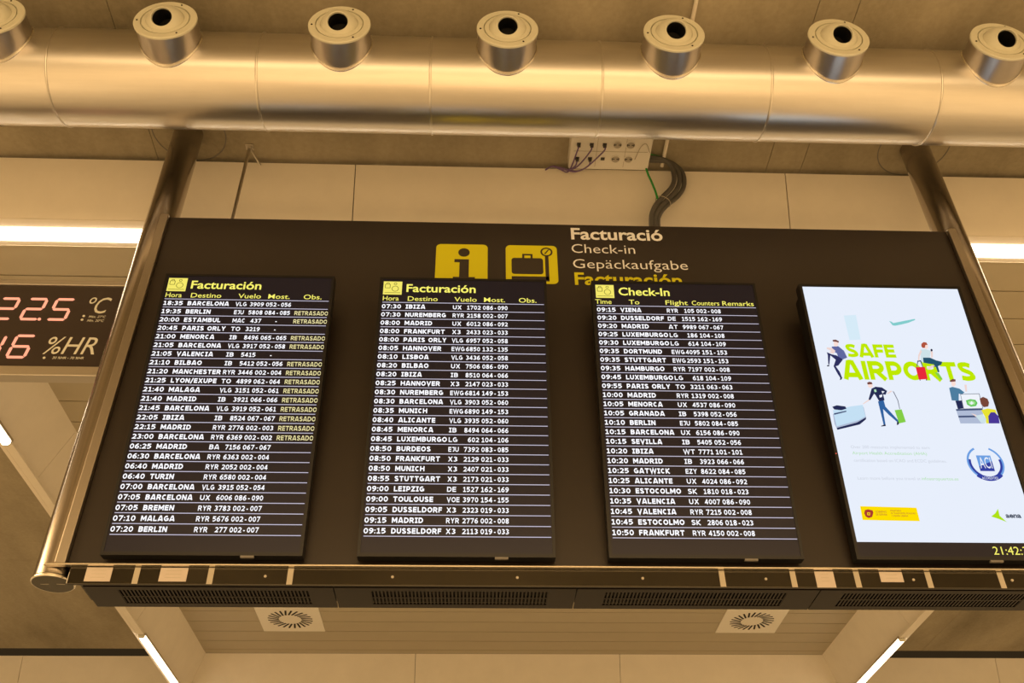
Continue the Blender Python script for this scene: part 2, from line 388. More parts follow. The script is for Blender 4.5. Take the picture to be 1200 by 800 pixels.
# swirl air outlets in the soffit
def swirl(x0, x1, label):
    cx, cy = (x0+x1)/2, 8.71
    t = thing('air_diffuser', label, 'air vent', (cx, cy, Z(SH)), 'square swirl vents in the slatted ceiling')
    mb = MB(); w = (x1-x0)/2; mb.box(-w, w, -.292, .292, -.010, 0); mb.build('plate', VENTWHITE, t, bevel=.002)
    mb = MB(); n = 24
    for k in range(n):
        a = 2*pi*k/n; tw = radians(22)
        d = Vector((cos(a+tw), sin(a+tw))); q = Vector((-d.y, d.x)); c = Vector((cos(a), sin(a)))*.105
        pts = [c - q*.0085, c + d*.105 - q*.0085, c + d*.105 + q*.0085, c + q*.0085]
        mb.add([(p.x, p.y, -.0115) for p in pts] + [(p.x, p.y, -.009) for p in pts], [(0,1,2,3),(0,1,5,4),(1,2,6,5),(2,3,7,6),(3,0,4,7)])
    mb.build('swirl_slots', VOID, t)
swirl(-2.0, -1.42, 'square white swirl air vent in the slatted ceiling below the left flight screen')
swirl(2.335, 2.915, 'square white swirl air vent in the slatted ceiling below the check-in screen')

# ================================================================== air duct with nozzles
DY, DZ, DR = 2.742, 3.635, 0.215
duct = thing('air_duct', 'fat round metal air duct with seven cream nozzles running across under the concrete ceiling', 'duct', (0.4, DY, Z(DZ)))
JX = [-6.5, -4.4, -2.62, -1.865, -0.973, -0.224, 0.528, 1.276, 2.035, 2.79, 5.0, 7.0]
for a, b in zip(JX, JX[1:]):
    mb = MB(); mb.lathe([(DR, a-.4+.001), (DR, b-.4-.001)], (0, 0, 0), 'x', 96); mb.build('duct_section', DUCT, duct)
for a in JX[1:-1]:
    mb = MB(); mb.lathe([(DR-.001, a-.4-.006), (DR+.003, a-.4-.004), (DR+.004, a-.4), (DR+.003, a-.4+.004), (DR-.001, a-.4+.006)], (0, 0, 0), 'x', 96)
    mb.build('joint_band', DUCT, duct)
for a in (-2.19, 3.2):
    mb = MB(); mb.lathe([(DR+.001, a-.4-.02), (DR+.005, a-.4-.02), (DR+.005, a-.4+.02), (DR+.001, a-.4+.02)], (0, 0, 0), 'x', 96)
    mb.box(a-.4-.012, a-.4+.012, -.004, .004, DR+.002, 3.9-DZ)
    mb.build('hanger_strap', ALU, duct)
NR = 0.133
def nozzle(x):
    yf = 2.427 - DY                      # face, from the duct axis
    mb = MB(); seg = 64
    ring = lambda r, off: [(r*cos(2*pi*i/seg), -sqrt((DR+off)**2 - (r*sin(2*pi*i/seg))**2), r*sin(2*pi*i/seg)) for i in range(seg)]
    r0 = NR - .004
    A = [(p[0]*1, p[1]+.01, p[2]) for p in ring(r0, 0)]; B = [(r0*cos(2*pi*i/seg), yf+.012, r0*sin(2*pi*i/seg)) for i in range(seg)]
    mb.add(A + B, [(i, (i+1) % seg, seg+(i+1) % seg, seg+i) for i in range(seg)], True)
    hs = mb.build('nozzle', NOZZLE, duct, loc=(x-.4, 0, 0))
    mb = MB(); R = [ring(r0+.0005, .007), ring(r0+.003, .0085), ring(r0+.006, .003), ring(r0+.0065, 0.0)]
    for a, b in zip(R, R[1:]):
        mb.add(a + b, [(i, (i+1) % seg, seg+(i+1) % seg, seg+i) for i in range(seg)], True)
    mb.build('collar', LIP, hs)
    mb = MB()
    mb.lathe([(r0+.0005, yf+.014), (NR, yf+.011), (NR, yf+.003), (NR-.003, yf), (.1040, yf), (.1030, yf+.012), (.0990, yf+.012), (.0980, yf+.001),
              (.090, yf), (.0805, yf-.001), (.0790, yf+.014)], (0, 0, 0), 'y', seg)
    mb.build('face_ring', CREAM, hs)
    RB = .085; prof = [(RB*sin(radians(q)), -RB*cos(radians(q))) for q in range(118, 34, -7)]
    prof += [(.0475, -.0715), (.0450, -.0735), (.0425, -.0715), (.0415, -.055)]
    mb = MB(); mb.lathe(prof, (0, 0, 0), 'y', seg); eb = mb.build('eyeball', CREAM, hs, loc=(0, yf+.030, 0))   # swivelled down towards the hall
    mb = MB(); mb.lathe([(.0414, -.062), (.0405, .02), (0.0001, .02)], (0, 0, 0), 'y', 32); bo = mb.build('bore', BORE, hs, loc=(0, yf+.030, 0))
    eb.rotation_euler = bo.rotation_euler = (radians(27), 0, 0)
    mb = MB()
    for k in range(3):
        a = radians(70 + 120*k + 115); mb.lathe([(.0045, 0), (.004, -.0025), (.0001, -.003)], (.117*cos(a), yf+.0005, .117*sin(a)), 'y', 10)
    mb.build('screws', STEELCAP, hs)
    return hs
for x in (-2.078, -1.352, -0.614, 0.108, 0.832, 1.556, 2.280): nozzle(x)

# ================================================================== poles
PY = 3.262
def pole(x, label):
    t = thing('support_pole', label, 'pole', (x, PY, Z(1.452)), 'polished poles carrying the flight board')
    mb = MB(); mb.lathe([(.0715, .010), (.0715, 3.9-1.452)], (0, 0, 0), 'z', 64); mb.build('tube', STEEL, t)
    mb = MB(); mb.lathe([(.0735, .012), (.0735, .003), (.071, 0), (.0001, 0)], (0, 0, 0), 'z', 64)
    c = mb.build('end_cap', STEELCAP, t)
    mb = MB(); mb.lathe([(.0736, .010), (.0752, .007), (.0752, .003), (.0728, -.0008), (.0700, -.0006)], (0, 0, 0), 'z', 64); mb.build('rim', LIP, c)
    mb = MB()
    for sx in (-1, 1): mb.box(sx*.028-.014, sx*.028+.014, -.0015, .0015, -.001, .001)
    mb.build('slot_mark', ALU, c)
    mb = MB(); mb.lathe([(.181, 2.4475), (.181, 2.4460), (.186, 2.4460), (.186, 2.4475)], (0, 0, 0), 'z', 64); mb.build('ceiling_ring', TAB, t)
pole(-1.490, 'left polished steel pole carrying the flight board, beside the red number sign')
pole(2.270, 'right polished steel pole carrying the flight board, beside the advertising screen')

# ================================================================== the board
BX0, BX1, BT, BB, BY = -1.430, 2.213, 3.220, 1.489, 3.195
board = thing('information_board', 'large black hanging flight board with yellow pictograms, steel bottom rail and vents', 'sign', (0.39, BY, Z(BB)))
def L(x): return x - 0.39
mb = MB(); mb.box(L(BX0), L(BX1), 0, .012, 0, BT-BB); mb.box(L(BX0)+.045, L(BX1)-.045, .012, .175, -.05, BT-BB-.03)
mb.build('panel', BLACK, board)
for a, b in ((BX0-.038, BX0+.001), (BX1-.001, BX1+.038)):
    mb = MB(); mb.box(L(a), L(b), -.024, -.001, .002, BT-BB+.002); mb.build('edge_profile', PROFILE, board, bevel=.004)
mb = MB(); mb.box(L(-1.412), L(2.192), -.010, .002, 1.418-BB, -.006)
rail = mb.build('bottom_rail', MIRROR, board, bevel=.003)
mb = MB(); mb.box(L(-1.50), L(2.28), -.028, -.006, -.006, .0); mb.build('rail_lip', LIP, rail, bevel=.0015)
for x in (-1.178, -0.922, -0.646, 0.880, 1.136, 1.367, 1.627, 1.892):  # hall lamps mirrored in the rail, put on as pale flat strips
    mb = MB(); mb.box(L(x)-.010, L(x)+.010, -.0112, -.0100, 1.420-BB, -.008); mb.build('reflection_strip', PALE_GREY, rail)
for x in (-0.732, -0.289, 0.150, 0.595, 1.036, 1.47+.1, 1.93):
    mb = MB(); mb.lathe([(.005, 0), (.005, -.003), (.003, -.004), (.0001, -.004)], (L(x), -.010, 1.450-BB), 'y', 16); mb.build('screw', PALE_GREY, rail)
for x0, x1, z0 in ((-1.353, -1.264, 1.428), (-1.098, -1.003, 1.429), (1.216, 1.284, 1.419), (1.451, 1.534, 1.441)):
    mb = MB(); mb.box(L(x0), L(x1), -.0116, -.0100, z0-BB, -.009)
    p = mb.build('paper_sticker', PAPER, rail)
    mb = MB()
    for k in range(3):
        zz = -.020 - k*.013
        if zz > z0-BB+.006: mb.box(L(x0)+.02, L(x1)-.02, -.0119, -.0115, zz-.0008, zz+.0008)
    mb.build('print_lines', PALE_GREY, p)
# vent trays underneath
for (x0, x1), (s0, s1) in zip(((-1.360, -.494), (-.494, .361), (.361, 1.232), (1.232, 2.142)), ((-1.246, -.583), (-.367, .262), (.463, 1.119), (1.323, 2.000))):
    mb = MB(); z0, z1 = 1.416-BB, 1.424-BB; y0, y1 = .006, .178; ya, yb = .032, .146
    for bx in ((x0+.002, s0, y0, y1), (s1, x1-.002, y0, y1), (s0, s1, y0, ya), (s0, s1, yb, y1)):
        mb.box(L(bx[0]), L(bx[1]), bx[2], bx[3], z0, z1)
    tr = mb.build('vent_tray', TRAY, board)
    mb = MB(); n = int(round((s1-s0)/.0132))
    for k in range(n+1):
        x = s0 + (s1-s0)*k/n; mb.box(L(x)-.0032, L(x)+.0032, ya, yb, z0+.001, z1-.001)
    mb.box(L(s0), L(s1), .085, .093, z0+.0006, z1-.001)
    mb.build('grille', TRAY, tr)
    mb = MB(); mb.box(L(s0), L(s1), ya, yb, z1+.0005, z1+.003); mb.build('dark_backing', VOID, tr)
# pictograms
def rrect(x0, x1, z0, z1, r, n=6):
    pts = []
    for cx, cz, a0 in ((x1-r, z1-r, 0), (x0+r, z1-r, 90), (x0+r, z0+r, 180), (x1-r, z0+r, 270)):
        for k in range(n+1):
            a = radians(a0 + 90*k/n); pts.append((cx+r*cos(a), cz+r*sin(a)))
    return pts
def disc(cx, cz, r, n=24, a0=0, a1=360): return [(cx+r*cos(radians(a0+(a1-a0)*k/n)), cz+r*sin(radians(a0+(a1-a0)*k/n))) for k in range(n)]
PZ0, PZ1 = 2.847-BB, 3.080-BB
mb = MB(); x0 = L(-.196); w = .234
mb.prism_y(-.0015, 0, rrect(x0, x0+w, PZ0, PZ1, .022)); pi_ = mb.build('information_pictogram', SIGN_YELLOW, board)
mb = MB(); u = lambda f: x0 + w*f; v = lambda f: PZ0 + .233*f
mb.prism_y(-.0022, -.0014, disc(u(.54), v(.78), .026))
mb.prism_y(-.0022, -.0014, [(u(.36), v(.60)), (u(.64), v(.60)), (u(.64), v(.14)), (u(.76), v(.14)), (u(.76), v(.06)), (u(.34), v(.06)), (u(.34), v(.14)), (u(.46), v(.14)), (u(.46), v(.52)), (u(.36), v(.52))])
mb.build('letter_i', SIGN_BLACK, pi_)
x0 = L(.120)
mb = MB(); mb.prism_y(-.0015, 0, rrect(x0, x0+w, PZ0, PZ1, .022)); pb_ = mb.build('baggage_pictogram', SIGN_YELLOW, board)
mb = MB()
mb.prism_y(-.0022, -.0014, rrect(u(.11), u(.72), v(.24), v(.66), .014))
hx = [(u(.32), v(.66)), (u(.32), v(.77)), (u(.52), v(.77)), (u(.52), v(.66)), (u(.48), v(.66)), (u(.48), v(.73)), (u(.36), v(.73)), (u(.36), v(.66))]
mb.prism_y(-.0022, -.0014, hx)
mb.prism_y(-.0022, -.0014, [(u(.76), v(0.06)), (u(.83), v(0.06)), (u(.83), v(.72)), (u(.76), v(.72))])
for k in range(24):                                             # scale dial ring
    a0, a1 = radians(15*k), radians(15*(k+1)); c = (u(.795), v(.83)); ro, ri = .028, .020
    mb.prism_y(-.0022, -.0014, [(c[0]+ro*cos(a0), c[1]+ro*sin(a0)), (c[0]+ro*cos(a1), c[1]+ro*sin(a1)), (c[0]+ri*cos(a1), c[1]+ri*sin(a1)), (c[0]+ri*cos(a0), c[1]+ri*sin(a0))])
mb.prism_y(-.0022, -.0014, [(u(.75), v(.79)), (u(.77), v(.77)), (u(.85), v(.89)), (u(.83), v(.90))])
mb.prism_y(-.0022, -.0014, [(u(.11), v(.10)), (u(.83), v(.10)), (u(.83), v(.18)), (u(.11), v(.18))])
mb.build('suitcase_and_scale', SIGN_BLACK, pb_)
for txt, x, z, cap, wd, bold, mt in (('Facturació', .424, 3.126, .070, .427, .022, SIGN_WHITE), ('Check-in', .422, 3.039, .055, .292, -.004, SIGN_WHITE),
        ('Gepäckaufgabe', .424, 2.945, .055, .522, -.004, SIGN_WHITE), ('Facturación', .427, 2.846, .070, .482, .022, SIGN_YELLOW)):
    mb = MB(); write(mb, txt, L(x), z-BB, cap, -.0015, width=wd, bold=bold)
    mb.build('lettering', mt, board)

# ================================================================== monitors
TILT, MW, MH, MY, MZ = radians(5), 0.70, 1.225, 3.14, 1.507
def monitor(cx, label, group):
    t = thing('monitor', label, 'screen', (cx, MY, Z(MZ)), group)
    t.rotation_euler = (TILT, 0, 0)
    h = MW/2; b = .011
    mb = MB()
    mb.box(-h, h, .003, .045, 0, MH)
    mb.box(-h, -h+b, 0, .003, 0, MH); mb.box(h-b, h, 0, .003, 0, MH); mb.box(-h+b, h-b, 0, .003, 0, b+.002); mb.box(-h+b, h-b, 0, .003, MH-b, MH)
    mb.build('bezel', BEZEL, t)
    wall = lambda s: (BY - MY + s*sin(TILT))/cos(TILT) - .0015     # local depth of the board's face
    mb = MB(); mb.prism_x(-h+.008, h-.008, [(.045, .06), (.045, 1.20), (.098, 1.19), (wall(.10)-.004, .10)])
    hs = mb.build('rear_housing', HOUSING, t, bevel=.004)
    mb = MB()
    for sx in (-1, 1):
        for k in range(14):
            z = .62 + k*.024; mb.box(sx*(h-.0075)-.0008, sx*(h-.0075)+.0008, .050, .0535, z, z+.004)
    mb.build('side_vents', ALU, hs)
    mb = MB(); mb.prism_x(-h+.05, h-.05, [(.06+.02, .30), (.09, 1.08), (wall(1.08), 1.08), (wall(.30), .30)]); mb.build('wall_bracket', HOUSING, t)
    mb = MB(); mb.box(.135, .182, -.001, .010, -.007, .0); mb.build('logo_tab', TAB, t)
    mb = MB(); mb.add([(-h+b, .0022, b+.002), (h-b, .0022, b+.002), (h-b, .0022, MH-b), (-h+b, .0022, MH-b)], [(0, 1, 2, 3)])
    d = mb.build('display', SCREEN, t)
    return t, d
U = lambda u: u - MW/2
V = lambda v: MH - v
PITCH_ROW = (1.1495 - 0.1285)/25
def icon(d):
    mb = MB(); x0, x1, z0, z1 = U(.0165), U(.094), V(.0890), V(.0215)
    mb.add([(x0, .0016, z0), (x1, .0016, z0), (x1, .0016, z1), (x0, .0016, z1)], [(0, 1, 2, 3)]); o = mb.build('counter_icon', glow('icon_yellow', (1.0, .88, .16), .92), d)
    mb = MB(); y = .0012
    def stroke(pts, w=.0012):
        for (ax, az), (bx, bz) in zip(pts, pts[1:]):
            dx, dz = bx-ax, bz-az; n = math.hypot(dx, dz) or 1; px, pz = -dz/n*w, dx/n*w
            mb.add([(ax+px, y, az+pz), (bx+px, y, bz+pz), (bx-px, y, bz-pz), (ax-px, y, az-pz)], [(0, 1, 2, 3)])
    P = lambda f, g_: (x0+(x1-x0)*f, z0+(z1-z0)*g_)
    stroke([P(.10, .50), P(.36, .50), P(.36, .78), P(.10, .78), P(.10, .50)]); stroke([P(.17, .78), P(.17, .88), P(.30, .88), P(.30, .78)])
    stroke(disc(*P(.64, .82), .0055, 12) + [P(.715, .82)]); stroke(disc(*P(.64, .45), .0135, 16) + disc(*P(.64, .45), .0135, 2)[:1]); stroke([P(.08, .14), P(.92, .14)])
    mb.build('icon_drawing', glow('icon_ink', (.25, .22, .03), .6), o)
def board_screen(cx, label, title, heads, rows):
    t, d = monitor(cx, label, 'flight information screens on the board')
    icon(d)
    y = .0014
    mb = MB(); write(mb, title[0], U(.113), V(.0735), .0385, y, width=title[1], bold=.018); mb.build('title_text', TXT_YELLOW, d)
    mb = MB()
    for s, x, w in heads: write(mb, s, U(x), V(.1195), .0225, y, width=w, bold=.005)
    mb.build('column_headings', TXT_YELLOW, d)
    mb = MB()
    for k in range(26):
        z = V(.1285 + PITCH_ROW*k); mb.add([(U(.0175), y, z-.0015), (U(.6865), y, z-.0015), (U(.6865), y, z+.0015), (U(.0175), y, z+.0015)], [(0, 1, 2, 3)])
    mb.build('row_rules', TXT_RULE, d)
    for k, r in enumerate(rows):
        f = (r + '|||||').split('|'); z = V(.1285 + PITCH_ROW*(k+1) - .0100); cap = .0208
        mb = MB()
        caps_text(mb, f[0], U(.0165), z, cap, y, width=.0785, t=.205)
        caps_text(mb, f[1], U(.1145), z, cap, y, aspect=NAME_ASP, t=.235)
        if f[2]: caps_text(mb, f[2], U(.309), z, cap*.96, y, aspect=.76 if len(f[2]) > 2 else .90, t=.195)
        if f[3]: caps_text(mb, f[3], U(.4235), z, cap*.96, y, width=.0143*len(f[3])-.001, align='r', t=.195)
        if f[4]:
            a, b = f[4].split('-')
            caps_text(mb, a, U(.4330), z, cap*.96, y, width=.0420, t=.195); caps_text(mb, b, U(.4945), z, cap*.96, y, width=.0405, t=.195)
        if f[4] or f[5] == '-': caps_text(mb, '-', U(.4812), z, cap*.96, y, width=.0060, t=.195)
        row = mb.build('flight_row', TXT_WHITE, d)
        if 'R' in f[5:]:
            mb = MB(); caps_text(mb, 'RETRASADO', U(.5535), z, cap*.96, y, width=.1365, t=.185); mb.build('delay_notice', TXT_DELAY, d)
    return t
NAME_ASP = .86
ES = [('Hora', .018, .066), ('Destino', .121, .124), ('Vuelo', .314, .093), ('Most.', .437, .088), ('Obs.', .582, .074)]
EN = [('Time', .012, .068), ('To', .153, .044), ('Flight', .307, .094), ('Counters', .418, .116), ('Remarks', .547, .133)]
R1 = """18:35|BARCELONA|VLG|3909|052-056
19:35|BERLIN|EJU|5808|084-085|R
20:00|ESTAMBUL|MAC|437||-|R
20:45|PARIS ORLY|TO|3219||-
21:00|MENORCA|IB|8496|065-065|R
21:05|BARCELONA|VLG|3917|052-058|R
21:05|VALENCIA|IB|5415||-
21:10|BILBAO|IB|5412|052-056|R
21:20|MANCHESTER|RYR|3446|002-004|R
21:25|LYON/EXUPE|TO|4899|062-064|R
21:40|MALAGA|VLG|3151|052-061|R
21:40|MADRID|IB|3921|066-066|R
21:45|BARCELONA|VLG|3919|052-061|R
22:05|IBIZA|IB|8524|067-067|R
22:15|MADRID|RYR|2776|002-003|R
23:00|BARCELONA|RYR|6369|002-002|R
06:25|MADRID|BA|7156|067-067
06:30|BARCELONA|RYR|6363|002-004
06:40|MADRID|RYR|2052|002-004
06:40|TURIN|RYR|6580|002-004
07:00|BARCELONA|VLG|3915|052-054
07:05|BARCELONA|UX|6006|086-090
07:05|BREMEN|RYR|3783|002-007
07:10|MALAGA|RYR|5676|002-007
07:20|BERLIN|RYR|277|002-007""".split('\n')
R2 = """07:30|IBIZA|UX|1702|086-090
07:30|NUREMBERG|RYR|2158|002-007
08:00|MADRID|UX|6012|086-092
08:00|FRANKFURT|X3|2433|023-033
08:00|PARIS ORLY|VLG|6957|052-058
08:05|HANNOVER|EWG|6850|132-135
08:10|LISBOA|VLG|3436|052-058
08:20|BILBAO|UX|7506|086-090
08:20|IBIZA|IB|8510|064-066
08:25|HANNOVER|X3|2147|023-033
08:30|NUREMBERG|EWG|6814|149-153
08:30|BARCELONA|VLG|3903|052-060
08:35|MUNICH|EWG|6890|149-153
08:40|ALICANTE|VLG|3935|052-060
08:45|MENORCA|IB|8494|064-066
08:45|LUXEMBURGO|LG|602|104-106
08:50|BURDEOS|EJU|7392|083-085
08:50|FRANKFURT|X3|2129|021-033
08:50|MUNICH|X3|2407|021-033
08:55|STUTTGART|X3|2173|021-033
09:00|LEIPZIG|DE|1527|162-169
09:00|TOULOUSE|VOE|3970|154-155
09:05|DUSSELDORF|X3|2323|019-033
09:15|MADRID|RYR|2776|002-008
09:15|DUSSELDORF|X3|2113|019-033""".split('\n')
R3 = """09:15|VIENA|RYR|105|002-008
09:20|DUSSELDORF|DE|1515|162-169
09:20|MADRID|AT|9989|067-067
09:25|LUXEMBURGO|LG|186|104-108
09:30|LUXEMBURGO|LG|614|104-109
09:35|DORTMUND|EWG|4095|151-153
09:35|STUTTGART|EWG|2593|151-153
09:35|HAMBURGO|RYR|7197|002-008
09:45|LUXEMBURGO|LG|618|104-109
09:55|PARIS ORLY|TO|3211|063-063
10:00|MADRID|RYR|1319|002-008
10:05|MENORCA|UX|4537|086-090
10:05|GRANADA|IB|5398|052-056
10:10|BERLIN|EJU|5802|084-085
10:15|BARCELONA|UX|6156|086-090
10:15|SEVILLA|IB|5405|052-056
10:20|IBIZA|WT|7771|101-101
10:20|MADRID|IB|3923|066-066
10:25|GATWICK|EZY|8622|084-085
10:25|ALICANTE|UX|4024|086-092
10:30|ESTOCOLMO|SK|1810|018-023
10:35|VALENCIA|UX|4007|086-090
10:45|VALENCIA|RYR|7215|002-008
10:45|ESTOCOLMO|SK|2806|018-023
10:50|FRANKFURT|RYR|4150|002-008""".split('\n')
board_screen(-.955, 'upright flight screen at the left end of the board, listing yellow RETRASADO delays', ('Facturación', .289), ES, R1)
board_screen(-.065, 'upright flight screen headed Facturación with no delay notices, under the yellow pictograms', ('Facturación', .289), ES, R2)
board_screen(.825, 'upright flight screen headed Check-In in English, left of the white advertising screen', ('Check-In', .216), EN, R3)

# the advertising screen
t, d = monitor(1.715, 'upright white advertising screen reading SAFE AIRPORTS at the right end of the board', None)
AD_COL = dict(bg=(232, 239, 252), teal=(130, 205, 205), ice=(214, 235, 248), navyjacket=(96, 104, 160), skin=(240, 214, 208), face=(250, 222, 214), brown=(120, 72, 66),
    navy=(46, 48, 96), dark=(30, 30, 58), red=(232, 40, 58), slate=(70, 84, 120), shirt=(205, 226, 232), auburn=(178, 84, 62), pants=(38, 84, 108), leaf=(132, 206, 70),
    shadow=(128, 138, 170), paleblue=(196, 224, 244), ink=(38, 44, 84), white=(240, 244, 252), mint=(180, 230, 190), jeans=(48, 98, 160), grey=(120, 124, 140), steel=(78, 126, 160),
    green=(100, 196, 90), mintlight=(160, 224, 140), cloud=(176, 188, 214), umber=(120, 70, 56), yellow=(232, 226, 50), violet=(74, 56, 150), gold=(255, 222, 0), crest=(170, 60, 50),
    lime=(176, 226, 20), limetext=(192, 232, 0), text=(206, 212, 224), textgreen=(176, 226, 170), sealdark=(52, 64, 160), seallight=(110, 160, 226), aena=(70, 78, 96))
_am = {}
def ad(c):
    if c not in _am: _am[c] = glow('ad_'+c, srgb(*AD_COL[c]), 1.0)
    return _am[c]
mb = MB(); a, b_, c_, e_ = U(.0135), U(.6865), V(1.1585), V(.0135)
mb.add([(a, .0020, c_), (b_, .0020, c_), (b_, .0020, e_), (a, .0020, e_)], [(0, 1, 2, 3)])
page = mb.build('advert_page', ad('bg'), t)
class Ink:                                        # flat artwork of the advert, one mesh per motif, several inks
    def __init__(s, name): s.name = name; s.mb = MB(); s.cols = []; s.y = .0016
    def mi(s, c):
        if c not in s.cols: s.cols.append(c)
        return s.cols.index(c)
    def poly(s, c, pts): s.y -= .000012; s.mb.flat([(U(x), V(z)) for x, z in pts], s.y, s.mi(c))
    def text(s, c, txt, x, z, cap, width, bold=0.0): s.y -= .000012; write(s.mb, txt, U(x), V(z), cap, s.y, width=width, bold=bold, mi=s.mi(c))
    def caps(s, c, txt, x, z, cap, width, t=.2, gap=.13): s.y -= .000012; caps_text(s.mb, txt, U(x), V(z), cap, s.y, width=width, t=t, gap=gap, mi=s.mi(c))
    def done(s): return s.mb.build(s.name, [ad(c) for c in s.cols], page)
k = Ink('slogan_text')
k.caps('limetext', 'SAFE', .138, .367, .064, .203, .25, .06)
k.caps('limetext', 'A|RPORTS', .104, .473, .089, .540, .25, .08); k.done()
